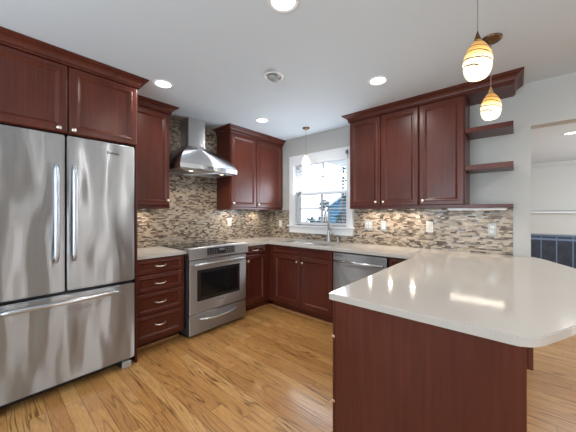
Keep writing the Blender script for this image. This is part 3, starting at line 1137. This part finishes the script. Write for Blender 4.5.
def pendant(x, y, zb, label, mat_glass, cap_mat, power, cordm, sc=1.0, canr=0.062, hang=None):
    o = thing('pendant_light', label, 'pendant', (x, y, H))
    zz = zb - H
    gl = MB()
    gl.lathe([(a * sc, h * sc) for a, h in EGG] + [((a - 0.003) * sc, h * sc) for a, h in reversed(EGG)], (0, 0, 0), 'z', 32, False, False)
    g = gl.build('glass_shade', mat_glass, o)
    g.location = (0, 0, zz)
    t = zz + 0.214 * sc
    MB().lathe([(0.0185 * sc, t - 0.006), (0.0175 * sc, t + 0.002), (0.012 * sc, t + 0.018), (0.006 * sc, t + 0.034), (0.003, t + 0.042)], (0, 0, 0), 'z', 20).build('cap', cap_mat, o)
    MB().tube([(0, 0, t + 0.04), (0, 0, -0.022)], 0.0022, 8).build('cord', cordm, o)
    MB().lathe([(canr, -0.0008), (canr, -0.006), (canr * .93, -0.014), (canr * .6, -0.020), (0.012, -0.024), (0.006, -0.03)], (0, 0, 0), 'z', 32).build('canopy', M['bronze'], o)
    bl = MB()
    s = bmesh.new()
    bmesh.ops.create_uvsphere(s, u_segments=16, v_segments=10, radius=0.022)
    for f in s.faces:
        f.smooth = True
    bl.add(s, Matrix.Translation((0, 0, zz + 0.095 * sc)))
    bl.build('bulb', M['lens'], o)
    lt = bpy.data.lights.new('pendant_glow', 'POINT')
    lt.energy = power
    lt.color = WARM
    lt.shadow_soft_size = 0.03
    lo = bpy.data.objects.new('pendant_glow', lt)
    lo.location = (x, y, zb - 0.02)
    C.objects.link(lo)
    return o


AM = lamp_glass(0.0, 0.176)
pendant(3.050, -1.690, 1.927, 'amber swirl glass pendant nearest the camera over the peninsula', AM, M['bronze'], 1.5, M['cord'], 0.82)
pendant(3.056, -0.975, 1.930, 'amber swirl glass pendant in front of the open shelves', AM, M['brass'], 1.5, M['cord'], 0.82)
pendant(1.022, -0.314, 1.925, 'small white glass pendant hanging in front of the sink window', M['sinkglass'], M['brass'], 1.2, M['cord'], 0.76, 0.05)


# lights under the wall cabinets
def puck_light(x, y, label, power=2.3):
    o = thing('puck_light', label, 'light', (x, y, ZU - 0.0005), 0, 'under-cabinet lights')
    MB().lathe([(0.034, 0), (0.034, -0.010), (0.028, -0.012), (0.016, -0.012)], (0, 0, 0), 'z', 20, True, False).build('rim', M['nickel'], o)
    MB().lathe([(0.016, -0.010), (0.016, -0.0125)], (0, 0, 0), 'z', 20).build('lens', M['puck'], o)
    area('under_cabinet_light', (x, y, ZU - 0.016), (0, 0, 0), 0.030, 0.030, power, WARM, 170, 'DISK')


puck_light(1.85, -0.13, 'small puck light under the cupboard nearest the window')
puck_light(2.09, -0.13, 'small puck light in the middle under the two-door cupboard')
puck_light(2.33, -0.13, 'small puck light under the cupboard near its divide')
puck_light(0.13, -2.06, 'small puck light under the cupboard beside the refrigerator')
puck_light(0.13, -0.86, 'small puck light under the corner cupboard near the hood')
puck_light(0.13, -0.40, 'small puck light under the corner cupboard near the window')
r = thing('light_bar', 'slim white light bar under the bottom open shelf', 'light', (2.68, -0.22, ZU))
MB().box(0, 0.44, -0.03, 0.03, -0.020, -0.0005, 0.003).build('housing', M['white'], r)
MB().box(0.01, 0.43, -0.022, 0.022, -0.0215, -0.020).build('diffuser', emit('bar_diffuser', (1.0, 0.88, 0.70), 2.0), r)
area('bar_light', (2.90, -0.22, ZU - 0.026), (0, 0, 0), 0.40, 0.04, 1.7, WARM, 170)

# ------------------------------------------------------------------ outside the sink window
struct('ground', MB().box(-9, 1.5, 0.4, 16, -0.5, -0.4), M['lawn'])
r = thing('house', 'blue-sided gabled house outside beyond the sink window', 'house', (-2.9, 8.4, -0.4))
b = MB()
b.prism([(-1.2, 0), (2.6, 0), (2.6, 2.0), (0.7, 3.1), (-1.2, 2.0)], 0, 3.0, 'y')
b.build('walls', M['siding'], r)
b = MB()
b.prism([(-1.45, 1.86), (0.7, 3.1), (2.85, 1.86), (2.85, 2.02), (0.7, 3.28), (-1.45, 2.02)], -0.25, 3.2, 'y')
b.build('roof', M['roof'], r)


def leafball(name, parent, blobs, n, size, mat):
    b = bmesh.new()
    for i in range(n):
        c, rad = random.choice(blobs)
        d = Vector((random.gauss(0, 1), random.gauss(0, 1), random.gauss(0, 1))).normalized() * rad * random.random() ** 0.4
        p = Vector(c) + d
        m = Matrix.Translation(p) @ Matrix.Rotation(random.random() * 6.28, 4, Vector((random.gauss(0, 1), random.gauss(0, 1), random.gauss(0, 1) + .01)).normalized())
        s = size * random.uniform(0.6, 1.3)
        q = [m @ Vector(v) for v in ((-s, 0, 0), (-s * .2, -s * .45, 0.01), (s, 0, 0), (-s * .2, s * .45, 0.01))]
        b.faces.new([b.verts.new(v) for v in q])
    return MB().add(b).build(name, mat, parent)


r = thing('garden_tree', 'slender tree outside the right side of the sink window', 'tree', (-1.55, 5.3, -0.4))
MB().tube([(0, 0, 0), (0.03, 0, 1.2), (-0.02, 0.03, 2.4), (0.05, 0, 4.2)], [0.07, 0.06, 0.05, 0.03], 10).build('trunk', M['bark'], r)
leafball('foliage', r, [((0.25, 0, 3.1), 0.45), ((0.15, 0.2, 4.0), 0.7), ((0.3, 0, 2.3), 0.25)], 420, 0.07, M['leaf'])
for i, (x, y, h, lb) in enumerate(((-3.95, 6.5, 1.50, 'teal bush outside the left lower panes of the sink window'), (-1.85, 5.6, 1.75, 'teal bush outside the right lower panes of the sink window'), (-3.05, 6.2, 2.35, 'taller teal bush outside the middle of the sink window'))):
    r = thing('garden_bush', lb, 'bush', (x, y, -0.4), 0, 'bushes outside the window')
    leafball('foliage', r, [((0, 0, h * 0.55), 0.33), ((0.12, 0, h * 0.85), 0.28)], 320, 0.08, M['leaf'])
    MB().tube([(0, 0, 0), (0, 0, h * 0.7)], [0.03, 0.015], 8).build('stem', M['bark'], r)
